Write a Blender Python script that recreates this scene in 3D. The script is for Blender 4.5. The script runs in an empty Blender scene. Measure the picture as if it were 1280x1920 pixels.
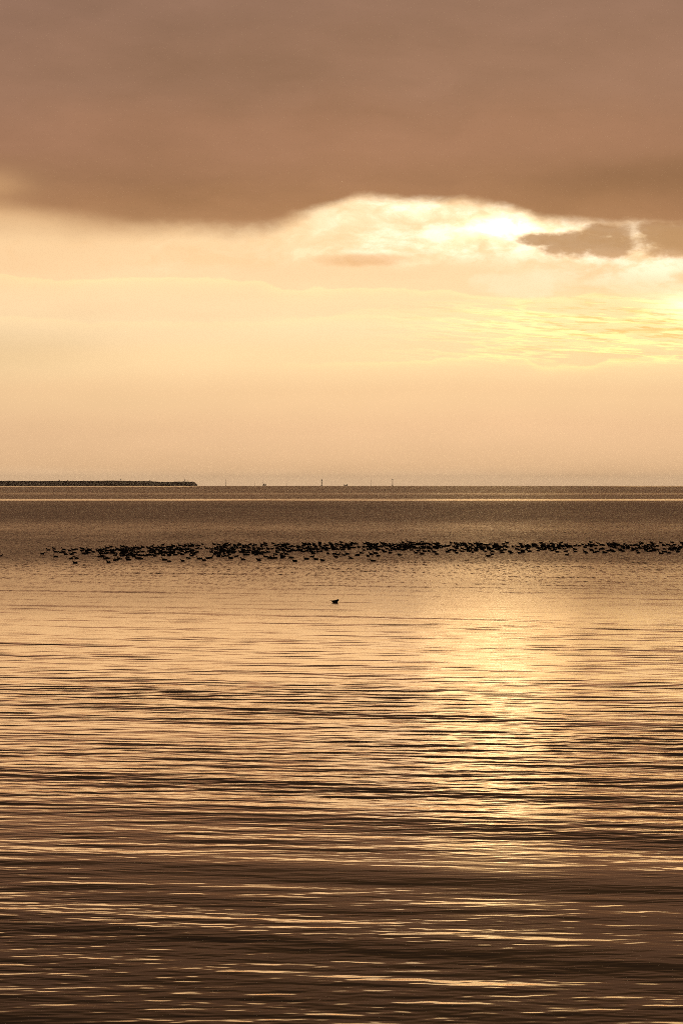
import bpy, bmesh, math, random
import numpy as np
from mathutils import Vector
random.seed(7); rng = np.random.default_rng(11)
C = bpy.context.scene.collection
R_EARTH = 6.37e6
CAM_H = 5.5
HAZE = 4.0e-5
F = 7200.0                      # focal length in pixels of the 1280 x 1920 photograph
def lin(c):
    return tuple(((v/255)/12.92 if v/255 <= .04045 else ((v/255+.055)/1.055)**2.4) for v in c)

# ------------------------------------------------------------------ camera
cam = bpy.data.cameras.new("camera"); camo = bpy.data.objects.new("camera", cam); C.objects.link(camo)
cam.sensor_fit = 'VERTICAL'; cam.sensor_height = 36.0; cam.lens = 36.0*F/1920.0
cam.clip_start = 0.5; cam.clip_end = 400000
camo.location = (0, 0, CAM_H)
camo.rotation_euler = (math.radians(90) - math.atan((960-901.5)/F), 0, 0)
bpy.context.scene.camera = camo

# ------------------------------------------------------------------ view
vs = bpy.context.scene.view_settings
vs.view_transform = 'Standard'; vs.look = 'None'; vs.gamma = 1; vs.exposure = 0
bpy.context.scene.cycles.use_denoising = False
bpy.context.scene.cycles.filter_width = 0.9
bpy.context.scene.cycles.use_adaptive_sampling = True
bpy.context.scene.cycles.adaptive_threshold = 0.07
bpy.context.scene.cycles.adaptive_min_samples = 24
bpy.context.scene.cycles.sample_clamp_indirect = 2.0
bpy.context.scene.cycles.sample_clamp_direct = 6.0

# ------------------------------------------------------------------ sun (veiled by the cloud deck)
SUN_AZ = math.atan((935-640)/F); SUN_EL = math.radians(4.1)
sl = bpy.data.lights.new("sun", 'SUN'); so = bpy.data.objects.new("sun", sl); C.objects.link(so)
sl.energy = 0.0011; sl.angle = math.radians(2.4); sl.color = (1.0, 0.72, 0.36)
d = Vector((math.sin(SUN_AZ)*math.cos(SUN_EL), math.cos(SUN_AZ)*math.cos(SUN_EL), math.sin(SUN_EL)))
so.rotation_euler = d.to_track_quat('Z', 'Y').to_euler()

# ------------------------------------------------------------------ sky: clouds by direction, real sky texture behind
W = bpy.data.worlds.new("World"); bpy.context.scene.world = W; W.use_nodes = True
NT = W.node_tree; NT.nodes.clear()
class E:
    tree = NT
    def __init__(s, sock): s.s = sock
    @staticmethod
    def math(op, *a):
        n = E.tree.nodes.new('ShaderNodeMath'); n.operation = op
        for i, v in enumerate(a):
            if isinstance(v, E): E.tree.links.new(v.s, n.inputs[i])
            else: n.inputs[i].default_value = v
        return E(n.outputs[0])
    def __add__(s, o): return E.math('ADD', s, o)
    __radd__ = __add__
    def __sub__(s, o): return E.math('SUBTRACT', s, o)
    def __rsub__(s, o): return E.math('SUBTRACT', o, s)
    def __mul__(s, o): return E.math('MULTIPLY', s, o)
    __rmul__ = __mul__
    def __truediv__(s, o): return E.math('DIVIDE', s, o)
    def __pow__(s, o): return E.math('POWER', s, o)
def smooth(v, a, b, lo=0., hi=1.):
    n = E.tree.nodes.new('ShaderNodeMapRange'); n.interpolation_type = 'SMOOTHSTEP'
    vals = (v, a, b, lo, hi)
    for i, x in enumerate(vals):
        if isinstance(x, E): E.tree.links.new(x.s, n.inputs[i])
        else: n.inputs[i].default_value = x
    return E(n.outputs[0])
def expo(v): return E.math('EXPONENT', v)
def gauss(*terms):
    t = None
    for v, c, w in terms:
        q = (v - c) * (1.0/w); q = q*q
        t = q if t is None else t + q
    return expo(t * -1.0)
def combine(x, y, z=0.0):
    n = E.tree.nodes.new('ShaderNodeCombineXYZ')
    for i, v in enumerate((x, y, z)):
        if isinstance(v, E): E.tree.links.new(v.s, n.inputs[i])
        else: n.inputs[i].default_value = v
    return n.outputs[0]
def noise(x, y, z=0.0, detail=4, rough=.55, col=False, dist=0.0):
    n = E.tree.nodes.new('ShaderNodeTexNoise'); n.noise_dimensions = '3D'
    n.inputs['Scale'].default_value = 1; n.inputs['Detail'].default_value = detail
    n.inputs['Roughness'].default_value = rough; n.inputs['Distortion'].default_value = dist
    E.tree.links.new(combine(x, y, z), n.inputs['Vector'])
    return n.outputs['Color'] if col else E(n.outputs[0])
def curve(v, pts, x0, x1):
    ys = [p[1] for p in pts]; lo, hi = min(ys), max(ys); sp = max(hi-lo, 1e-6)
    n = E.tree.nodes.new('ShaderNodeFloatCurve'); m = n.mapping
    m.extend = 'HORIZONTAL'; c = m.curves[0]
    P = [((x-x0)/(x1-x0), (y-lo)/sp) for x, y in pts]
    while len(c.points) < len(P): c.points.new(.5, .5)
    for k, (a, b) in enumerate(P): c.points[k].location = (a, b)
    for k in range(len(P)): c.points[k].handle_type = 'AUTO_CLAMPED'
    m.update()
    E.tree.links.new(((v - x0) * (1/(x1-x0))).s, n.inputs['Value'])
    return E(n.outputs[0]) * sp + lo
def ramp(v, pts, x0, x1):
    n = E.tree.nodes.new('ShaderNodeValToRGB'); cr = n.color_ramp; cr.interpolation = 'EASE'
    while len(cr.elements) < len(pts): cr.elements.new(.5)
    for k, (x, c) in enumerate(sorted(pts)):
        cr.elements[k].position = (x-x0)/(x1-x0); cr.elements[k].color = (*lin(c), 1)
    E.tree.links.new(((v - x0) * (1/(x1-x0))).s, n.inputs[0])
    return n.outputs[0]
def cmix(f, a, b, mode='MIX'):
    n = E.tree.nodes.new('ShaderNodeMix'); n.data_type = 'RGBA'; n.blend_type = mode; n.clamp_factor = (mode == 'MIX')
    if isinstance(f, E): E.tree.links.new(f.s, n.inputs[0])
    else: n.inputs[0].default_value = f
    for i, v in ((6, a), (7, b)):
        if isinstance(v, tuple): n.inputs[i].default_value = (*v, 1)
        else: E.tree.links.new(v, n.inputs[i])
    return n.outputs[2]

tc = NT.nodes.new('ShaderNodeTexCoord'); sep = NT.nodes.new('ShaderNodeSeparateXYZ')
NT.links.new(tc.outputs['Generated'], sep.inputs[0])
dx, dy, dz = (E(sep.outputs[i]) for i in range(3))
AZ = E.math('ARCTAN2', dx, dy); EL = E.math('ARCSINE', dz)
# X grows with azimuth (12.8 units = 10.2 degrees), Y falls with elevation (9.015 = true horizon)
X = AZ*72.0 + 6.4
Y = 9.015 - EL*72.0
nw = noise(X*.55, Y*1.1, 3.1, 5) - .5            # slow warp
nf = noise(X*2.2, Y*4.0, 7.7, 6, .6) - .5        # finer warp
nh = noise(X*.16, Y*1.3, 1.3, 4) - .5            # long horizontal streaks
# luminous gap below the deck
gap = ramp(Y + nh*.5, [(3.0,(255,226,178)),(4.4,(254,222,176)),(5.2,(254,216,170)),(6.1,(254,222,176)),(6.8,(252,217,167)),
              (7.4,(242,203,156)),(8.1,(237,195,151)),(8.7,(233,191,147)),(9.0,(243,203,160)),(9.1,(246,206,163))], 3.0, 9.4)
lum = 1.0 + nh*.16 + nw*.08
lum = lum - gauss((X,-.5,2.6),(Y,6.55,.55))*.16 - gauss((X,-.5,3.5),(Y,8.0,.8))*.05 + gauss((X,6.5,4.5),(Y,7.9,.9))*.03
col = cmix(1.0, gap, (1,1,1), 'MULTIPLY')
def scale_col(c, f):
    n = E.tree.nodes.new('ShaderNodeVectorMath'); n.operation = 'SCALE'
    E.tree.links.new(c, n.inputs[0])
    if isinstance(f, E): E.tree.links.new(f.s, n.inputs[3])
    else: n.inputs[3].default_value = f
    return n.outputs[0]
def add_col(c, rgb, f):
    n = E.tree.nodes.new('ShaderNodeVectorMath'); n.operation = 'SCALE'; n.inputs[0].default_value = rgb
    E.tree.links.new(f.s, n.inputs[3])
    a = E.tree.nodes.new('ShaderNodeVectorMath'); a.operation = 'ADD'
    E.tree.links.new(c, a.inputs[0]); E.tree.links.new(n.outputs[0], a.inputs[1])
    return a.outputs[0]
col = scale_col(gap, lum)
# yellow lit ridges of the low stratus, stronger to the right
wy = Y + nw*.25
right = smooth(X, 6.0, 12.0)
def rim(pts, up, down, amp):
    c = curve(X, pts, -10, 24)
    s = Y - c + nf*.20 + nw*.16
    return smooth(s, -up, up) * expo(E.math('MAXIMUM', s, 0.0) * (-1.0/down)) * amp
r1 = rim([(-10,5.0),(0,5.15),(1,5.25),(3,5.22),(4.8,5.28),(5.7,5.45),(6.5,5.41),(8,5.43),(9,5.55),(10,5.6),(11,5.55),(12.8,5.65),(24,5.5)], .03, .12, .24 + .10*right)
r2 = rim([(-10,6.5),(6,6.8),(8.5,6.72),(9.5,6.66),(10.3,6.86),(11,6.84),(12,6.73),(12.8,6.75),(24,6.6)], .03, .07, smooth(X,4.0,10.0)*.42)
r3 = rim([(-10,5.9),(5,5.95),(7,5.95),(9,6.02),(10,6.18),(11,6.27),(12,6.2),(12.8,6.3),(24,6.1)], .03, .10, smooth(X,3.0,11.0)*.30)
r4 = rim([(-10,5.6),(6,5.9),(8,6.12),(9.5,6.3),(11,6.45),(12.8,6.42),(24,6.3)], .03, .07, smooth(X,7.0,11.5)*.30)
rn = noise(X*.55 + nf*.3, Y*6.5 + X*-.5, 5.5, 5, .6)
r5 = rim([(-10,5.7),(0,5.95),(3,6.05),(6,5.98),(8,5.80),(10,5.86),(12.8,5.98),(24,6.0)], .04, .14, .10 + .25*right)
ridge = smooth(E.math('ABSOLUTE', rn - .5), .07, 0.0) * smooth(X, 6.2, 11.8) * smooth(Y, 5.45, 5.9) * smooth(Y, 6.95, 6.6)
col = add_col(col, (.55,.42,.08), r1); col = add_col(col, (.55,.42,.06), r2 + r3 + r4 + r5); col = add_col(col, (.34,.26,.04), ridge)
col = add_col(col, (.03,.06,-.03), gauss((X,11.8,2.6),(Y,6.1,.55)))
shade = smooth(noise(X*.7, Y*7.0, 9.2, 4), .52, .72) * gauss((X,12.0,2.8),(Y,6.1,.5))
col = cmix(shade*.6, col, lin((232,184,104)))
fine = smooth(noise(X*1.3 + nf*.4, Y*15.0 + X*-.9, 21.2, 5, .7), .50, .64) * gauss((X,12.2,3.2),(Y,6.12,.48))
col = cmix(fine*.75, col, lin((240,190,110)))
col = add_col(col, (1.1,1.0,.7), gauss((X,13.5,.95),(Y,5.72,.24))*(.8+nf*1.6))
# billows lit by the hidden sun
bn = noise(X*1.15 + nw*1.2, Y*2.6 + nw, 2.2, 8, .6)
zone = smooth(X, 5.6, 7.2)*smooth(Y, 5.05, 4.6) + gauss((X,12.6,2.2),(Y,4.95,.45))
zone = E.math('MINIMUM', zone, 1.0)
lit = smooth(bn, .42, .60)*zone
col = add_col(col, (.24,.27,.27), lit)
col = cmix(smooth(bn, .47, .34)*zone*.55, col, lin((240,200,148)))
col = add_col(col, (3.4,2.8,1.6), gauss((X,9.35,.42),(Y,4.28,.15))*(.7+nf*2.0))
col = add_col(col, (.30,.27,.20), gauss((X,9.3,1.6),(Y,4.3,.45)))
col = add_col(col, (.16,.16,.14), gauss((X,7.4,1.3),(Y,4.0,.28)))
pb = noise(X*.9 + nw, Y*2.0 + nw*1.5, 12.5, 6, .6)
col = cmix(smooth(pb, .46, .64)*smooth(Y, 5.15, 4.9)*.55, col, lin((248,206,156)))
col = add_col(col, (.10,.10,.08), smooth(pb, .48, .36)*smooth(Y, 5.3, 4.8)*smooth(X, 1.5, 4.5))
# cumulus heads
ch = smooth(1.0 - ((X-9.7)*.95)**2.0*1.0 - ((Y-5.35)*3.2)**2.0 + nf*1.6, .1, .8)
col = cmix(ch*.4, col, (1.05,.90,.62))
# thin veil lens
lens = smooth(1.0 - ((X-6.9)*.75)**2.0 - ((Y-4.88 + (X-6.9)*.02)*6.5)**2.0 + nf*1.2 + nw*.8, .0, 1.1)
col = cmix(lens*.62, col, lin((222,172,122)))
# dark ragged scud on the right
scud_n = nf*2.6 + nw*2.0 + (noise(X*4.5, Y*6.5, 3.7, 5, .6) - .5)*.9
def blob(cx, cy, rx, ry, a=-.60, b=.62):
    return smooth(1.0 - ((X-cx)*(1/rx))**2.0 - ((Y-cy)*(1/ry))**2.0 + scud_n, a, b)
# Math power of a negative base is undefined for odd powers only; 2.0 is safe
sc = None
for q_ in ((10.35,4.50,.62,.13),(11.05,4.60,.85,.26),(11.45,4.36,.55,.16),(12.75,4.46,.85,.38),(12.30,4.32,.50,.15),(15.5,4.4,1.8,.5)):
    b_ = blob(*q_); sc = b_ if sc is None else E.math('MAXIMUM', sc, b_)
col = cmix(sc*.88, col, ramp(Y + nw*.5, [(4.0,(160,120,88)),(4.6,(166,126,90)),(5.0,(196,152,110))], 3.8, 5.2))
# the cloud deck
edge = curve(X, [(-12,4.3),(-5,3.9),(-1.5,4.2),(0,4.22),(.9,4.28),(1.8,4.33),(2.6,4.36),(3.3,4.36),(4,4.36),(4.8,4.32),(5.4,4.18),(5.9,4.0),(6.4,3.84),(6.9,3.74),
                 (7.6,3.74),(8.4,3.78),(9.2,3.88),(9.8,4.02),(10.5,4.18),(11.4,4.22),(12.3,4.20),(13.2,4.2),(16,4.25),(24,4.0)], -12, 24)
wid = curve(X, [(-12,.5),(0,.48),(2,.30),(3.2,.24),(5,.22),(6.4,.13),(8,.13),(9.5,.14),(12.8,.12),(24,.3)], -12, 24)
s = (Y - edge + nw*.34 + nf*.16*smooth(X, 1.0, 5.0) + (noise(X*6.0, Y*9.0, 4.4, 4, .6) - .5)*.05) / wid
deck = smooth(s, .9, -1.1)
deckc = ramp(Y + nw*.9, [(-60,(56,42,34)),(-14,(66,50,42)),(-4,(80,59,49)),(-1.4,(108,79,65)),(0,(144,109,96)),(1.4,(151,113,97)),(2.6,(157,114,94)),(3.4,(153,111,88)),(3.8,(165,120,91)),(4.3,(174,129,97))], -62, 6)
blot = (noise(X*.20, Y*.55, 6.6, 3, .45) - .5)*1.0 + (noise(X*.55 + nw, Y*1.5 + nw, 16.6, 6, .6) - .5)*1.0
warm = gauss((X,10.0,3.5),(Y,2.4,1.1))
deckc = scale_col(deckc, .86 + blot*.30 + nh*.12 + warm*.0 - gauss((X,3.2,1.6),(Y,3.7,.4))*.06 - gauss((X,11.5,3.0),(Y,3.4,.5))*.18 - gauss((X,4.6,2.4),(Y,1.1,.8))*.14)
thin = E.math('MINIMUM', gauss((X,-.6,2.4),(Y - X*.10,4.12,.24)) + gauss((X,-.5,1.0),(Y,3.5,.30))*.8, 1.0)
col = cmix(smooth(s, 3.2, .4)*smooth(X, 6.0, 2.0)*.5, col, lin((238,192,142)))
deckc = cmix(thin*(.75 + nf*.5), deckc, lin((214,168,122)))
col = cmix(deck, col, deckc)
# the high sky: the physical sky seen faintly through thin cover
sky = NT.nodes.new('ShaderNodeTexSky'); sky.sky_type = 'NISHITA'; sky.sun_disc = False
sky.sun_elevation = SUN_EL; sky.sun_rotation = SUN_AZ; sky.dust_density = 3.0
col = add_col(col, (0,0,0), X*0.0)
nsc = NT.nodes.new('ShaderNodeVectorMath'); nsc.operation = 'SCALE'; nsc.inputs[3].default_value = 0.1
NT.links.new(sky.outputs[0], nsc.inputs[0])
col = cmix(0.02, col, nsc.outputs[0])
bg = NT.nodes.new('ShaderNodeBackground'); NT.links.new(col, bg.inputs[0]); bg.inputs[1].default_value = 1.0
wo = NT.nodes.new('ShaderNodeOutputWorld'); NT.links.new(bg.outputs[0], wo.inputs[0])
W.cycles.sampling_method = 'MANUAL'; W.cycles.sample_map_resolution = 2048

# ------------------------------------------------------------------ helpers
def drop(y): return -y*y/(2*R_EARTH)
def dist_of(py):
    "distance at which flat-calm water shows at photo row py"
    th = (py-901.5)/F
    return 5.5/th if th > .004 else (th - math.sqrt(max(th*th - 4*5.5/(2*R_EARTH), 0)))*R_EARTH
def at(px, dist, z=0.0):
    return Vector(((px-640)/F*dist, dist, drop(dist)+z))
def tag(o, label=None, cat=None, group=None, kind=None):
    if label: o['label'] = label
    if cat: o['category'] = cat
    if group: o['group'] = group
    if kind: o['kind'] = kind
    return o
def mat(name, base, rough=.8, spec=.3, bump=None, var=None):
    m = bpy.data.materials.new(name); m.use_nodes = True; t = m.node_tree
    p = t.nodes['Principled BSDF']; p.inputs['Roughness'].default_value = rough
    p.inputs['Specular IOR Level'].default_value = spec
    p.inputs['Base Color'].default_value = (*base, 1)
    g = t.nodes.new('ShaderNodeTexCoord'); n = t.nodes.new('ShaderNodeTexNoise')
    n.inputs['Scale'].default_value = var[0] if var else 5; n.inputs['Detail'].default_value = 6
    t.links.new(g.outputs['Object'], n.inputs['Vector'])
    r = t.nodes.new('ShaderNodeValToRGB'); k = var[1] if var else .2
    r.color_ramp.elements[0].position = .35; r.color_ramp.elements[1].position = .65
    r.color_ramp.elements[0].color = (*[c*(1-k) for c in base], 1); r.color_ramp.elements[1].color = (*[c*(1+k) for c in base], 1)
    t.links.new(n.outputs[0], r.inputs[0]); t.links.new(r.outputs[0], p.inputs['Base Color'])
    return m
M = dict(
    feather=mat('dark_feathers', (.012,.010,.009), .75, .2, var=(30,.4)),
    rock=mat('breakwater_rock', (.22,.19,.15), .9, .2, var=(.35,.45)),
    steel=mat('rusted_steel', (.10,.055,.03), .7, .3, var=(.8,.4)),
    paint=mat('weathered_paint', (.30,.20,.10), .6, .3, var=(1.2,.3)),
    hull=mat('dark_hull_paint', (.03,.022,.018), .6, .3, var=(1.5,.3)),
    twig=mat('bare_twigs', (.10,.06,.03), .9, .1, var=(3,.3)),
    hill=mat('far_hill', (.10,.09,.07), 1.0, .05, var=(.0012,.5)),
    concrete=mat('stained_concrete', (.22,.19,.16), .9, .2, var=(1.0,.3)),
)
def mesh_obj(name, bm, m, parent=None, loc=None, smooth_=False):
    me = bpy.data.meshes.new(name); bm.to_mesh(me); bm.free()
    o = bpy.data.objects.new(name, me); C.objects.link(o); me.materials.append(m)
    if smooth_: me.polygons.foreach_set('use_smooth', [True]*len(me.polygons))
    if parent: o.parent = parent
    if loc is not None: o.location = loc
    return o
def bx(bm, c, s, bev=0.0):
    r = bmesh.ops.create_cube(bm, size=1); vs_ = r['verts']
    bmesh.ops.scale(bm, vec=s, verts=vs_); bmesh.ops.translate(bm, vec=c, verts=vs_)
    if bev: bmesh.ops.bevel(bm, geom=[e for e in bm.edges if all(v in vs_ for v in e.verts)], offset=bev, segments=1, affect='EDGES')
def cyl(bm, p0, p1, r0, r1, n=10):
    p0, p1 = Vector(p0), Vector(p1); t = (p1-p0)
    q = t.to_track_quat('Z', 'Y'); A, B = [], []
    for k in range(n):
        a = 2*math.pi*k/n; v = Vector((math.cos(a), math.sin(a), 0))
        A.append(bm.verts.new(p0 + q @ (v*r0))); B.append(bm.verts.new(p1 + q @ (v*r1)))
    for k in range(n): bm.faces.new((A[k], A[(k+1)%n], B[(k+1)%n], B[k]))
    bm.faces.new(A[::-1]); bm.faces.new(B)

# ------------------------------------------------------------------ water: one real sheet of waves, following the earth's curve
def build_water():
    # rows: distance from the camera's foot, closer together near
    rows = [-60, -30, -10, 5, 12, 18, 22, 25, 28]
    d_ = 30.0
    while d_ < 9500:
        rows.append(d_)
        q = 39600.0/(d_*d_)                       # px per metre of depth
        per = 3.2 if d_ < 165 else (2.0 if d_ < 320 else 1.4)
        d_ += min(max(1.0/(q*per), .008), 40.0)
    rows += [9900, 10400, 11000]
    rows = np.array(rows)
    u = np.concatenate([np.linspace(-1.2, -.42, 16), np.linspace(-.41, -.13, 250)[:-1], np.linspace(-.13, .13, 640), np.linspace(.13, .41, 250)[1:], np.linspace(.42, 1.2, 16)])
    nr, nc = len(rows), len(u)
    Yg = np.repeat(rows[:, None], nc, 1); Xg = u[None, :]*(np.maximum(Yg, 0)+30) + np.sign(u)*np.maximum(np.abs(u)-.42, 0)*160
    Z = np.zeros_like(Yg)
    gap_ = np.gradient(rows)
    N = 110
    res = np.zeros(nr)
    lam = np.exp(rng.uniform(math.log(.16), math.log(.7), N-26))
    comps = [(l, rng.normal(3, 33), 1.0) for l in lam[:44]] + [(l, rng.normal(6, 25), 1.5) for l in np.exp(rng.uniform(math.log(.6), math.log(2.0), 46))] + [(l, rng.normal(27, 8), 2.0) for l in np.exp(rng.uniform(math.log(3.2), math.log(9.0), 20))]
    # slow gust field
    G = np.ones_like(Yg)
    for k in range(7):
        L = rng.uniform(6, 30); a = rng.uniform(0, 6.28); ph = rng.uniform(0, 6.28)
        G += .12*np.cos(2*math.pi*(Xg*math.sin(a)*.6 + Yg*math.cos(a))/L + ph)
    G = np.clip(G, .35, 1.7)
    near = np.interp(rows, [30, 45, 60, 80, 110, 165, 200, 260], [.60, .66, .84, .88, .60, .45, .6, .9])
    nearB = np.interp(rows, [30, 50, 70, 100, 130, 165, 220], [.42, .60, 1.0, .95, .68, .45, .7])
    NK = {k: sum(1 for c in comps if c[2] == k) for k in (1.0, 1.5, 2.0)}; SL = {1.0: .0150, 1.5: .0145, 2.0: .0070}
    for l, ang, kind in comps:
        a = math.radians(ang); kx, ky = math.sin(a)*2*math.pi/l, math.cos(a)*2*math.pi/l
        s = SL[kind]*math.sqrt(2/NK[kind])
        fade = np.clip((l/gap_/math.cos(a) - 3.0)/3.0, 0, 1)*(rows < 420)*(rows > 20)
        ph = rng.uniform(0, 6.28)
        i = np.nonzero(fade > 0)[0]
        if kind == 1.0: res += (1-fade**2)*s*s/2*math.cos(a)**2*near**2
        else: res += (1-fade**2)*s*s/2*(nearB**2 if kind == 1.5 else 1.0)
        if len(i) == 0: continue
        i0, i1 = i[0], i[-1]+1
        w = np.sin(kx*Xg[i0:i1] + ky*Yg[i0:i1] + ph + (0 if kind == 2.0 else .6*np.sin(Xg[i0:i1]*.9/l**.3+ph*3)*0))
        A = s/(2*math.pi/l)*fade[i0:i1, None]
        Z[i0:i1] += A*w*((G[i0:i1]*(near if kind == 1.0 else nearB)[i0:i1, None]) if kind < 2.0 else 1.0)
    edge_ = np.clip((.41-np.abs(u))/.06, 0, 1)
    Z *= edge_[None, :]
    Z += drop(np.maximum(Yg, 0)) - (Xg*Xg)/(2*R_EARTH)*(np.abs(Xg) > 0)
    co = np.stack([Xg, Yg, Z], -1).reshape(-1, 3).astype(np.float32)
    me = bpy.data.meshes.new('water'); me.vertices.add(nr*nc); me.vertices.foreach_set('co', co.ravel())
    a = (np.arange(nr-1)[:, None]*nc + np.arange(nc-1)[None, :]).ravel()
    f = np.stack([a, a+1, a+nc+1, a+nc], -1).astype(np.int32)
    nf_ = len(f); me.loops.add(nf_*4); me.loops.foreach_set('vertex_index', f.ravel())
    me.polygons.add(nf_); me.polygons.foreach_set('loop_start', np.arange(nf_, dtype=np.int32)*4)
    me.update(calc_edges=True); me.polygons.foreach_set('use_smooth', np.ones(nf_, bool))
    # unresolved slope (sigma) of the chop per row; the wind lanes are here too
    py = 901.5 + F*(5.5/np.maximum(rows, 20) + np.maximum(rows, 20)/(2*R_EARTH))
    sig = np.interp(py, *zip(*SIGMA))
    sig = np.where(rows < 450, np.sqrt(sig**2 + res*(rows < 420)*np.interp(rows, [140, 260], [.12, .8])), sig)
    rip = np.interp(py, *zip(*RIPPLE))
    for nm, arr in (('sigma', sig), ('ripple', rip)):
        at_ = me.attributes.new(nm, 'FLOAT', 'POINT'); at_.data.foreach_set('value', np.repeat(arr, nc).astype(np.float32))
    o = bpy.data.objects.new('water', me); C.objects.link(o); o['kind'] = 'structure'
    print('water', nr, nc)
    return o
#          photo row -> rms slope of unresolved chop
SIGMA = [(909,.020),(911.5,.060),(912.5,.045),(914,.060),(923,.064),(925,.036),(926.5,.036),(928.5,.066),(934.5,.066),(936.2,.008),(938,.006),(939.8,.066),(950,.105),
         (972,.095),(984,.056),(992,.050),(1004,.072),(1018,.070),(1036,.072),(1046,.066),(1060,.027),(1075,.020),(1100,.017),(1135,.013),(1160,.007),(1200,.005),(1300,.003),(1500,.003),(1920,.0035),(3000,.0035)]
RIPPLE = [(905,.05),(930,.05),(1050,.05),(1100,.040),(1150,.022),(1200,.008),(1300,.002),(1400,.0),(3000,.0)]
def water_material():
    m = bpy.data.materials.new('sea_water'); m.use_nodes = True; t = m.node_tree; E.tree = t
    p = t.nodes['Principled BSDF']
    p.inputs['Base Color'].default_value = (.010,.0075,.0055,1); p.inputs['IOR'].default_value = 1.333
    g = t.nodes.new('ShaderNodeNewGeometry'); s_ = t.nodes.new('ShaderNodeSeparateXYZ'); t.links.new(g.outputs['Position'], s_.inputs[0])
    x, y = E(s_.outputs[0]), E(s_.outputs[1])
    def attr(n_):
        a = t.nodes.new('ShaderNodeAttribute'); a.attribute_name = n_; return E(a.outputs['Fac'])
    sg, rp = attr('sigma'), attr('ripple')
    # patches of wind: long in x, and drawn by distance
    gust = noise(x*.012, y*.006, .3, 5, .6) - .5
    gust2 = noise(x*.10, y*.02, 4.3, 5, .65) - .5
    sg2 = sg * (1.0 + gust*.7 + gust2*.5)
    # far, sun-struck calm on the right of the horizon
    azw = x / y
    n3 = noise(x*4.5, y*.34, 2.3, 4, .75) - .5
    n4 = noise(x*.25, y*.05, 7.3, 5, .75) - .5
    far = smooth(y, 140.0, 260.0)
    sg2 = sg2 * (1.0 + (n3*1.2 + n4*.9)*far)
    sg2 = sg2 + smooth(noise(x*.012, y*.010, 8.8, 4, .6), .50, .66)*far*.035*smooth(sg2, .03, .01)
    glint = smooth(azw, .060, .078) * smooth(y, 4200.0, 5200.0)
    sg2 = sg2 + glint*(.024 - sg2)
    slick = smooth(azw, -.034, -.041) * smooth(y, 4300.0, 5000.0)
    sg2 = sg2 + slick*(.010 - sg2)
    al = sg2 * 1.41421
    rough = E.math('SQRT', E.math('MAXIMUM', al, .004))
    
    # slopes of the small ripples
    c1 = noise(x*2.2, y*4.5, 0.0, 3, .6, col=True)
    c2 = noise(x*.35, y*.55, 9.0, 4, .7, col=True)
    def sepc(c):
        q = t.nodes.new('ShaderNodeSeparateColor'); t.links.new(c, q.inputs[0]); return E(q.outputs[0])-.5, E(q.outputs[1])-.5
    ax, ay = sepc(c1); bx_, by_ = sepc(c2)
    k = rp * 5.0
    sx = (ax*.5 + bx_*.5)*k*.6; calm = (1.0 - glint)*(1.0 - slick)*smooth(sg2, .008, .030)
    sy = (ay*.6 + by_*.8)*k*smooth(sg2*(1.0 - glint)*(1.0-slick) + smooth(y, 900.0, 400.0), .0, .03) - (n3*.55 + n4*.05)*far*calm
    ns_ = t.nodes.new('ShaderNodeSeparateXYZ'); t.links.new(g.outputs['Normal'], ns_.inputs[0])
    steep = E.math('MAXIMUM', E(ns_.outputs[1])*-1.0 - .006, 0.0)      # wave fronts steepen towards the shore
    away = E.math('MAXIMUM', E(ns_.outputs[1]) - .011, 0.0)
    sy = sy - steep*1.9 + away*1.5
    nrm = t.nodes.new('ShaderNodeVectorMath'); nrm.operation = 'ADD'
    t.links.new(g.outputs['Normal'], nrm.inputs[0]); t.links.new(combine(sx, sy, 0.0), nrm.inputs[1])
    nn = t.nodes.new('ShaderNodeVectorMath'); nn.operation = 'NORMALIZE'; t.links.new(nrm.outputs[0], nn.inputs[0])
    # a thin sheet of mirror over dark water, Fresnel mix reshaped by a curve to heighten bright and dark streaks
    fr = t.nodes.new('ShaderNodeFresnel'); fr.inputs[0].default_value = 1.333; t.links.new(nn.outputs[0], fr.inputs[1])
    gl = t.nodes.new('ShaderNodeBsdfGlossy'); gl.distribution = 'GGX'; t.links.new(rough.s, gl.inputs['Roughness']); t.links.new(nn.outputs[0], gl.inputs['Normal'])
    gl.inputs['Color'].default_value = (1, .865, .72, 1)
    df = t.nodes.new('ShaderNodeBsdfDiffuse'); df.inputs[0].default_value = (.010,.0075,.0055,1)
    mx = t.nodes.new('ShaderNodeMixShader'); f = curve(E(fr.outputs[0]), [(0,.14),(.28,.21),(.36,.22),(.44,.23),(.5,.26),(.55,.40),(.60,.74),(.65,.96),(.70,1.0),(1.0,1.0)], 0.0, 1.0)
    t.links.new(f.s, mx.inputs[0]); t.links.new(df.outputs[0], mx.inputs[1]); t.links.new(gl.outputs[0], mx.inputs[2])
    t.links.new(mx.outputs[0], t.nodes['Material Output'].inputs['Surface']); t.nodes.remove(p)
    return m
water = build_water(); water.data.materials.append(water_material())

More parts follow.
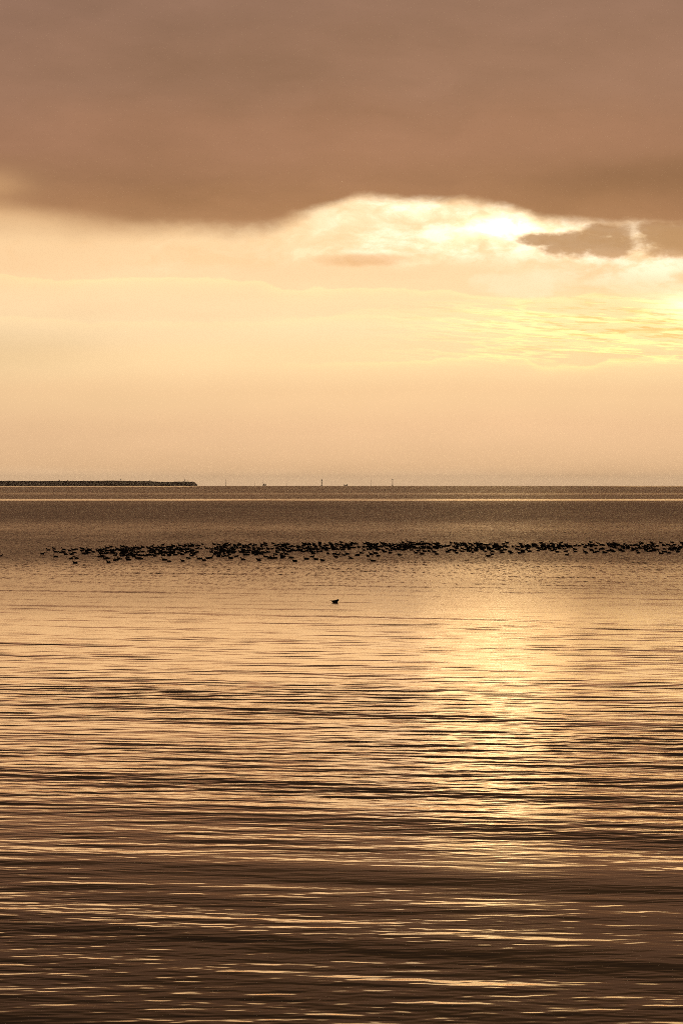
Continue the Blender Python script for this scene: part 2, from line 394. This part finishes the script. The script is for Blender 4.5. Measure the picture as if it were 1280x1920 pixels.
# ------------------------------------------------------------------ breakwater on the horizon, left
BD = 7000.0
def build_breakwater():
    o = bpy.data.objects.new('breakwater', None); C.objects.link(o)
    x1 = (370-640)/F*BD; x0 = -1500.0
    o.location = (x1, BD, drop(BD))
    tag(o, 'long low dark stone breakwater lying along the horizon at the left', 'breakwater')
    px = BD/F
    prof = [(-1500+262.5, 8.9), ((0-370)*px, 8.9),((200-370)*px,9.3),((278-370)*px,9.1),((290-370)*px,8.3),((308-370)*px,7.4),((325-370)*px,7.6),((345-370)*px,8.3),((361-370)*px,8.1),(-6*px,7.0),(-3*px,5.2),(0,2.6)]
    xs = list(np.arange(-1230, -6, 2.6)) + list(np.arange(-6, 0.01, .6)); P = list(zip(*prof))
    bm = bmesh.new(); prev = None
    for x in xs:
        h = float(np.interp(x, P[0], P[1])) + random.gauss(0, .15) + .35*math.sin(x*.05)*math.sin(x*.017+1); w = 1.0 if x < -8 else max(.06, -x/8)
        half = 15*w + random.gauss(0, .4)
        ring = [bm.verts.new((x+random.gauss(0,.25), yy, z)) for yy, z in
                ((-half-9*w, -1.5), (-half-4*w+random.gauss(0,.5), h*.35), (-half+random.gauss(0,.5), h*.75), (-half*.6, h), (half*.6, h*.99), (half, h*.7), (half+9*w, -1.5))]
        if prev:
            for a in range(6): bm.faces.new((prev[a], prev[a+1], ring[a+1], ring[a]))
        prev = ring
    bm.faces.new(prev)
    mesh_obj('rubble_mound', bm, M['rock'], o)
    bm = bmesh.new()
    for k in range(110):
        x = random.uniform(-560, -3); h = float(np.interp(x, P[0], P[1])); t = random.random()
        s = random.uniform(.4, 1.2); w = min(1, -x/8)
        r = bmesh.ops.create_icosphere(bm, subdivisions=1, radius=s)
        for v in r['verts']: v.co += Vector((random.uniform(-.3,.3)*s, random.uniform(-.3,.3)*s, random.uniform(-.3,.3)*s))
        bmesh.ops.translate(bm, vec=(x, -(15+8*(1-t))*w, h*t*.9), verts=r['verts'])
    ob = mesh_obj('armour_stones', bm, M['rock'], o); ob['kind'] = 'stuff'
    return o
build_breakwater()
pxb = BD/F
def on_break(px, base_py): return Vector(((px-640)/F*BD, BD, drop(BD) + (911.2-base_py)*pxb))
def bare_shrub(px, base, hgt, wid_, label, n=26):
    bm = bmesh.new()
    cyl(bm, (0,0,-1.5), (0,0,hgt*.45), .28, .16, 6)
    for k in range(n):
        a = random.uniform(0, 6.28); r = random.uniform(.2, .5)*wid_; z0 = random.uniform(.1,.45)*hgt
        cyl(bm, (0,0,z0), (r*math.cos(a), r*math.sin(a), hgt*random.uniform(.6,1)), .10, .03, 4)
    o = bpy.data.objects.new('bare_shrub', None); C.objects.link(o); o.location = on_break(px, base)
    mesh_obj('branches', bm, M['twig'], o); tag(o, label, 'shrub', 'shrubs and bushes on the breakwater')
    bm = bmesh.new()
    for k in range(110):
        a = random.uniform(0, 6.28); r = random.uniform(0, .5)*wid_; z = hgt*random.uniform(.5,1.05); c = Vector((r*math.cos(a), r*math.sin(a), z))
        v = [bm.verts.new(c + Vector((random.uniform(-.22,.22), random.uniform(-.22,.22), random.uniform(-.22,.22)))) for _ in range(3)]; bm.faces.new(v)
    mesh_obj('foliage', bm, M['twig'], o)
bare_shrub(227, 902.2, 4.2, 2.4, 'spindly bush standing tallest on the middle of the breakwater')
bare_shrub(158, 902.6, 2.6, 2.0, 'small round bush on the breakwater between the dark post and the spindly bush')
bare_shrub(171, 902.6, 2.2, 1.4, 'tiny bush just right of the small round one on the breakwater', 14)
bare_shrub(127, 902.6, 2.2, 1.6, 'small bush just right of the dark post on the breakwater', 14)
bare_shrub(347, 903.0, 4.4, 2.6, 'bush rising near the pointed right tip of the breakwater')
bare_shrub(351.5, 903.0, 2.4, 1.6, 'lower bush right beside the one at the breakwater tip', 14)
def break_post(px, base, hgt, w, label, cat='post'):
    o = bpy.data.objects.new('marker_post', None); C.objects.link(o); o.location = on_break(px, base)
    bm = bmesh.new(); cyl(bm, (0,0,-2), (0,0,hgt*.7), w*.5, w*.42, 10); mesh_obj('post', bm, M['hull'], o)
    bm = bmesh.new(); cyl(bm, (0,0,hgt*.7), (0,0,hgt*.92), w*.72, w*.72, 10); cyl(bm, (0,0,hgt*.92), (0,0,hgt), w*.72, .05, 10); mesh_obj('lantern_cap', bm, M['hull'], o)
    tag(o, label, cat)
break_post(112, 903, 3.4, 1.7, 'short thick dark post standing on the left part of the breakwater')
break_post(281.5, 903, 2.3, 1.6, 'small dark stump on the breakwater where its top starts to dip')
break_post(243, 903, 2.0, .9, 'short thin post right of the spindly bush on the breakwater')

# ------------------------------------------------------------------ channel markers and boats near the horizon
ND = 7600.0; pxn = ND/F
def marker(px, top_py, w, label, style):
    o = bpy.data.objects.new('channel_marker', None); C.objects.link(o); o.location = at(px, ND)
    H = (911.3-top_py)*pxn
    bm = bmesh.new(); n = 8
    cyl(bm, (0,0,-2), (0,0,H*(.72 if style else 1)), w*.5, w*.36, n); mesh_obj('pole', bm, M['paint'], o)
    bm = bmesh.new(); cyl(bm, (0,0,-1.5), (0,0,.9), w*1.1, w*.9, 10); mesh_obj('footing', bm, M['concrete'], o)
    if style == 'can':
        bm = bmesh.new(); cyl(bm, (0,0,H*.70), (0,0,H*.96), w*.62, w*.62, 12); cyl(bm, (0,0,H*.96), (0,0,H*1.0), w*.35, w*.1, 8)
        mesh_obj('topmark', bm, M['hull'], o)
    if style == 'ball':
        bm = bmesh.new(); r = bmesh.ops.create_uvsphere(bm, u_segments=12, v_segments=8, radius=w*.75); bmesh.ops.translate(bm, vec=(0,0,H*.92), verts=r['verts'])
        cyl(bm, (0,0,H*.70), (0,0,H*.92), w*.10, w*.10, 6); mesh_obj('topmark', bm, M['steel'], o)
    tag(o, label, 'channel marker', 'channel markers along the horizon')
marker(603, 899.0, 1.7, 'thick channel marker with a dark cylindrical top, between the two small boats', 'can')
marker(735.5, 899.0, 1.6, 'channel marker with a ball above a thin neck, farthest right on the horizon', 'ball')
marker(424, 899.3, .85, 'slim pale pole nearest the tip of the breakwater', None)
marker(537, 900.0, .5, 'thin faint pole between the left boat and the thick channel marker', None)
marker(477.5, 901.5, .42, 'very faint thin pole left of the left boat', None)
marker(492.5, 901.0, .36, 'very faint thin pole rising just behind the left boat', None)
marker(695, 899.5, .45, 'thin faint pole right of the right boat, before the ball-topped marker', None)
def boat(px, L, H, label, kind, rot=0.0):
    o = bpy.data.objects.new('small_boat', None); C.objects.link(o); o.location = at(px, 7450.0, .9); o.rotation_euler[2] = rot
    bm = bmesh.new(); prev = None
    for k in range(13):
        t = k/12; x = (t-.5)*L; b = L*.17*(1-max(0, (t-.55)/.45)**2.2)*(.82+.18*min(1, t*4)); sh = H*(.34+.16*t*t+.05*(1-t)**2)
        ring = [bm.verts.new((x, s_*b*f, z)) for s_, f, z in ((-1,1,sh),(-1,.85,sh*.35),(0,0,-.5),(1,.85,sh*.35),(1,1,sh))]
        if prev:
            for a in range(4): bm.faces.new((prev[a], prev[a+1], ring[a+1], ring[a]))
            bm.faces.new((prev[4], prev[0], ring[0], ring[4]))
        else: bm.faces.new(ring[::-1])
        prev = ring
    bm.faces.new(prev); mesh_obj('hull', bm, M['hull'], o)
    bm = bmesh.new()
    if kind == 'cabin':
        bx(bm, (-.22*L, 0, H*.62), (L*.34, L*.22, H*.62), .12); mesh_obj('wheelhouse', bm, M['hull'], o)
        bm = bmesh.new(); bx(bm, (.27*L, 0, H*.60), (L*.26, L*.18, H*.55), .12); mesh_obj('foredeck_locker', bm, M['hull'], o)
    else:
        bx(bm, (.36*L, 0, H*.66), (L*.20, L*.2, H*.72), .12); mesh_obj('wheelhouse', bm, M['hull'], o)
        bm = bmesh.new(); bx(bm, (-.40*L, 0, H*.58), (L*.16, L*.2, H*.48), .12); mesh_obj('stern_box', bm, M['hull'], o)
    tag(o, label, 'boat', 'small boats on the horizon')
boat(496, 6.2, 3.6, 'squat dark boat on the horizon, left of the two boats', 'cabin', math.radians(14))
boat(648, 7.4, 2.7, 'longer low dark boat with raised ends on the horizon, right of the thick marker', 'low')

# ------------------------------------------------------------------ waterbirds
def bird_mesh(name, spine, flat=.42):
    """one closed skin lofted along the spine: (x, z, half width, half height, tilt of the ring in degrees)"""
    bm = bmesh.new(); n = 12; prev = None
    for (x, z, rw, rh, tl) in spine:
        t = math.radians(tl); ring = []
        for k in range(n):
            a = 2*math.pi*k/n; yy = rw*math.cos(a); q = rh*math.sin(a)
            ring.append(bm.verts.new((x - q*math.sin(t), yy, z + q*math.cos(t))))
        if prev:
            for k in range(n): bm.faces.new((prev[k], prev[(k+1)%n], ring[(k+1)%n], ring[k]))
        else: bm.faces.new(ring[::-1])
        prev = ring
    bm.faces.new(prev)
    bmesh.ops.recalc_face_normals(bm, faces=bm.faces)
    me = bpy.data.meshes.new(name); bm.to_mesh(me); bm.free(); me.materials.append(M['feather'])
    me.polygons.foreach_set('use_smooth', [True]*len(me.polygons)); return me
def duck(nx, nz, tail=.055):
    return [(-.195,tail,.010,.004,0),(-.165,tail*.95,.030,.012,0),(-.12,.040,.058,.034,0),(-.06,.034,.078,.052,0),(0,.032,.084,.060,0),(.06,.034,.078,.060,4),
            (.105,.046,.060,.052,22),(.130+nx*.3,.072,.038,.040,50),(.140+nx*.6,.072+nz*.45,.024,.026,75),(.142+nx*.8,.072+nz*.8,.023,.025,80),(.150+nx,.078+nz,.029,.031,60),
            (.172+nx,.086+nz,.029,.027,15),(.190+nx,.082+nz,.020,.019,0),(.202+nx,.076+nz,.010,.009,0),(.228+nx,.071+nz,.008,.004,0),(.234+nx,.070+nz,.003,.002,0)]
tucked = [(-.195,.060,.010,.004,0),(-.16,.052,.034,.014,0),(-.11,.040,.062,.038,0),(-.04,.036,.084,.060,0),(.03,.036,.088,.068,0),(.09,.044,.075,.066,8),
          (.125,.064,.052,.058,25),(.140,.090,.034,.036,45),(.150,.104,.026,.026,30),(.166,.104,.016,.014,0),(.182,.100,.004,.003,0)]
DM = [bird_mesh('duck', duck(0,.045,.036)), bird_mesh('duck', duck(.012,.07,.042)), bird_mesh('duck', duck(-.01,.03,.030)), bird_mesh('duck', tucked), bird_mesh('duck', duck(.03,.02,.048))]
LIST = """79.5 1037.8 91 1030.3 102 1028.4 120 1029.5 106 1034 115 1035 120 1034.5 124 1038.5 105 1043 131 1032 138 1030 144 1029 155 1028 135 1038.5 140 1035.5 134 1046.5 144 1046
142 1055 154 1031.5 167 1029.7 157 1037 162 1037.5 168 1036 175.6 1034 185 1032 191 1033 190 1037 199 1037 209 1024.5 202 1026.5 230 1024 236.5 1025 205 1031.5 211 1033 225 1031 217 1037 216 1040.6
229 1041.7 234 1038.6 188 1043 193 1042 197.5 1047 202 1046 204 1053.5 216 1050 219 1049 225 1047 240.5 1044 241 1048.7 263.5 1047 257 1046 291 1042 273.6 1041.7 308.7 1049 318 1052 343 1051
354 1046.4 360 1041.7 318 1041 374 1047 383 1049.5 390 1046 394.7 1045 409.5 1042.5 418 1043 424 1041.4 433 1046 442.7 1042.5 456 1048.4 485.6 1049.7 490 1038 498 1043 504 1045.6 510.6 1046
517 1045.6 529 1045.3 531 1042.5 546 1045 553 1051.5 574.7 1047 585 1043 592.6 1047.8 605 1050.3 517 1039 615 1037 587 1037 626.5 1038 633 1039.4 630 1043.7 644.5 1040.3 651 1038 658 1046
669.5 1040.6 678 1036 690 1042 696 1038.6 704 1036.7 709 1041.7 699.5 1051 749 1039.7 731 1036 721 1034 779.7 1036 791 1038 819 1038.3 796 1033 813.6 1034 838.6 1034 856 1036 866 1033 879 1033
885.5 1034.7 892 1032 909 1033 915.6 1042 922 1038.6 922.5 1033 941 1035 955 1033 958 1036 973.4 1036 980 1034.7 991.7 1033 1008.4 1031 1020 1029.5 1033.4 1031.6 1043.6 1034 1060 1033 1061.6 1039.7
1078 1033.4 1099 1036 1096 1034 1114 1034.7 1119 1033.4 1132.7 1035.6 1149 1033.4 1139.7 1032 971.7 1030 979 1031.5 1162.5 1031 1167.5 1032.7 1176 1027.5 1196 1036 1193.7 1032 1192 1028 1212.5 1033
1219 1032.7 1226 1032 1231 1030 1215 1028 1238.7 1037 1243.7 1034 1253 1036 1270 1034 1258.7 1030.6 1267.5 1030.4 1273.7 1027 1263.7 1025.6 1259 1016 1277.5 1017 1238 1017 1220 1016 1203 1017
1151 1017.5 285 1023.5 305 1021 325 1022 361 1020 380 1020 402 1020 421 1020 425 1018 450 1019 498 1018 512 1018 540 1020 580 1018 600 1017 620 1017 640 1016 660 1017 690 1017 715 1017 755 1016
765 1014.5 791 1015 820 1017 845 1017 865 1018 895 1018 950 1017 975 1019 1013 1017 1033 1018.5 1052 1016.5 1107 1016 1120 1017.5"""
v_ = [float(t) for t in LIST.split()]; pts = list(zip(v_[0::2], v_[1::2]))
top = [(165,1030),(200,1028),(230,1026),(285,1023.5),(330,1021.5),(425,1020),(500,1019.5),(600,1018.5),(700,1017.5),(790,1016.5),(900,1018),(1000,1019.5),(1100,1018.5),(1300,1017)]
bot = [(165,1036),(200,1039),(260,1043),(330,1041),(420,1040),(480,1041),(560,1037),(640,1034),(700,1033),(800,1033),(900,1032),(960,1032),(1050,1030.5),(1150,1032),(1300,1031)]
den = [(160,.4),(240,.62),(280,.85),(400,.9),(500,.82),(620,.8),(700,.95),(800,.95),(880,.85),(960,.65),(1050,.5),(1150,.62),(1200,.5),(1300,.5)]
fi = lambda tb, x: float(np.interp(x, *zip(*tb)))
fill = []; tries = 0
while tries < 20000 and len(fill) < 600:
    tries += 1
    x = random.uniform(162, 1284); t = random.betavariate(1.3, 1.7); y_ = fi(top, x) + t*(fi(bot, x)-fi(top, x))
    if random.random() > fi(den, x) or (math.sin(x*.11)+math.sin(x*.043+1)+math.sin(y_*.9+x*.05)) < -1.1: continue
    ok = all(((x-a)/4.4)**2 + ((y_-b)/1.45)**2 > 1 for a, b in pts + fill)
    if ok: fill.append((x, y_))
allb = [(x, y_, True) for x, y_ in pts] + [(x, y_, False) for x, y_ in fill]
allb.sort(key=lambda q: -q[1])
SPECIAL = {(142,1055):'duck floating alone nearest below the left end of the raft', (79.5,1037.8):'long-necked duck farthest left of the whole ducks, ahead of the raft',
  (105,1043):'duck just behind and below the leftmost two of the raft', (699.5,1051):'lone small dark duck below the raft, up and right of the nearest bird',
  (915.6,1042):'lower of two ducks below the right half of the raft', (1061.6,1039.7):'single duck a little below the raft in its right part', (204,1053.5):'lowest duck under the left part of the raft, right of the lone one',
  (343,1051):'thin low duck with a wake below the left part of the raft'}
def raft_pose(x, y_):
    d_ = dist_of(y_+1.6); left = random.random() < .86
    yaw = (math.pi if left else 0) + random.gauss(0, .45); return d_, yaw, random.uniform(1.02, 1.28)
SECT = [(160,'at its thin left tip'),(227,'below bushes left of the spindly one'),(281,'between spindly bush and dark stump'),(347,'between dark stump and tip bush'),
  (424,'between tip bush and slim pole'),(496,'between slim pole and left boat'),(537,'just right of the left boat'),(603,'just left of the thick marker'),(648,'between thick marker and right boat'),
  (695,'just right of the right boat'),(735.5,'just left of the ball-topped marker'),(830,'just right of the ball-topped marker'),(960,'left of the bright glitter path'),(1090,'in its thinning right half'),(1190,'left of its right end'),(1400,'by the right edge')]
ORD = ['first','second','third','fourth','fifth','sixth','seventh','eighth','ninth','tenth','eleventh','twelfth','thirteenth','fourteenth','fifteenth','sixteenth','seventeenth','eighteenth','nineteenth','twentieth']
def sector(x): return next(i for i, (e, _) in enumerate(SECT) if x < e)
def row_word(x, y):
    t = (y-fi(top, x))/(fi(bot, x)-fi(top, x)); return 'back' if t < .3 else ('middle' if t < .68 else 'front')
LAB = {}
for k_ in range(len(SECT)):
    fr_ = sorted(p for p in pts if sector(p[0]) == k_ and p[1] > fi(bot, p[0]) - .6 and p not in SPECIAL and (p[0] > 160 or p[1] > 1030))
    for j_, p in enumerate(fr_): LAB[p] = f"{ORD[j_]} duck from left on the raft's front edge, {SECT[k_][1]}"
cnt = 0; extra = []
for (x, y_, listed) in allb:
    d_, yaw, s = raft_pose(x, y_)
    me = random.choices(DM, [4,3,3,2,1])[0]
    if cnt < 297:
        o = bpy.data.objects.new('duck', me); C.objects.link(o); o.location = at(x, d_, -.006); o.rotation_euler = (0, 0, yaw); o.scale = (s*.95, s, s*1.2)
        lab = SPECIAL.get((x, y_))
        if not lab and (x, y_) in LAB: tag(o, LAB[(x, y_)], 'duck', 'ducks along the front edge of the raft')
        elif lab: tag(o, lab, 'duck')
        else: tag(o, f"dark duck in the raft's {row_word(x, y_)} rows, {SECT[sector(x)][1]}", 'duck', f"ducks in the raft's {row_word(x, y_)} rows, {SECT[sector(x)][1]}")
        cnt += 1
    else: extra.append((x, d_, yaw, s, me))
o = bpy.data.objects.new('duck', DM[0]); C.objects.link(o); o.location = at(1, dist_of(1043), -.006); o.rotation_euler = (0,0,math.pi+3.0)
tag(o, 'dark duck cut off by the left edge of the photo, apart from the raft', 'duck')
bm = bmesh.new()
for (x, d_, yaw, s, me) in extra:
    n0 = len(bm.verts); bm.from_mesh(me); bm.verts.ensure_lookup_table(); p = at(x, d_, -.006); c, s2 = math.cos(yaw)*s, math.sin(yaw)*s
    for v in bm.verts[n0:]:
        a, b, z = v.co; a *= .92; v.co = (p.x + a*c - b*s2, p.y + a*s2 + b*c, p.z + z*s*1.2)
print('birds', cnt, len(extra), len(LAB))
fl = mesh_obj('duck_flock', bm, M['feather'], None, None, True)
tag(fl, 'far rows of dark ducks along the back of the raft', 'duck flock', None, 'stuff')
# the lone near bird: heavy head to the right, long raised wing tips and tail to the left
lone = [(-.235,.100,.006,.003,-14),(-.19,.088,.020,.010,-14),(-.14,.070,.042,.026,-10),(-.08,.052,.066,.050,-5),(0,.046,.082,.068,0),(.06,.050,.078,.068,6),(.095,.062,.064,.060,20),
        (.120,.086,.052,.050,45),(.132,.108,.042,.044,55),(.146,.122,.040,.042,35),(.166,.124,.034,.034,10),(.184,.116,.018,.017,0),(.206,.108,.005,.004,0)]
o = bpy.data.objects.new('water_bird', bird_mesh('water_bird', lone)); C.objects.link(o); o.location = at(627.5, dist_of(1129.3), -.01); o.scale = (1.0,)*3
o.rotation_euler = (0,0,math.radians(12)); tag(o, 'lone dark bird with raised pointed tail floating nearest, in front of the raft', 'bird')

# ------------------------------------------------------------------ the air between here and the horizon
bm = bmesh.new(); bx(bm, (0, 5650, -5), (24000, 11900, 52))
hz = mesh_obj('haze', bm, M['hill']); hm = bpy.data.materials.new('haze_air'); hm.use_nodes = True; t = hm.node_tree; t.nodes.clear()
pv = t.nodes.new('ShaderNodeVolumePrincipled'); pv.inputs['Color'].default_value = (1, 1, 1, 1); pv.inputs['Density'].default_value = HAZE; pv.inputs['Anisotropy'].default_value = .8
oo = t.nodes.new('ShaderNodeOutputMaterial'); t.links.new(pv.outputs[0], oo.inputs['Volume'])
hz.data.materials.clear(); hz.data.materials.append(hm); hz['kind'] = 'stuff'
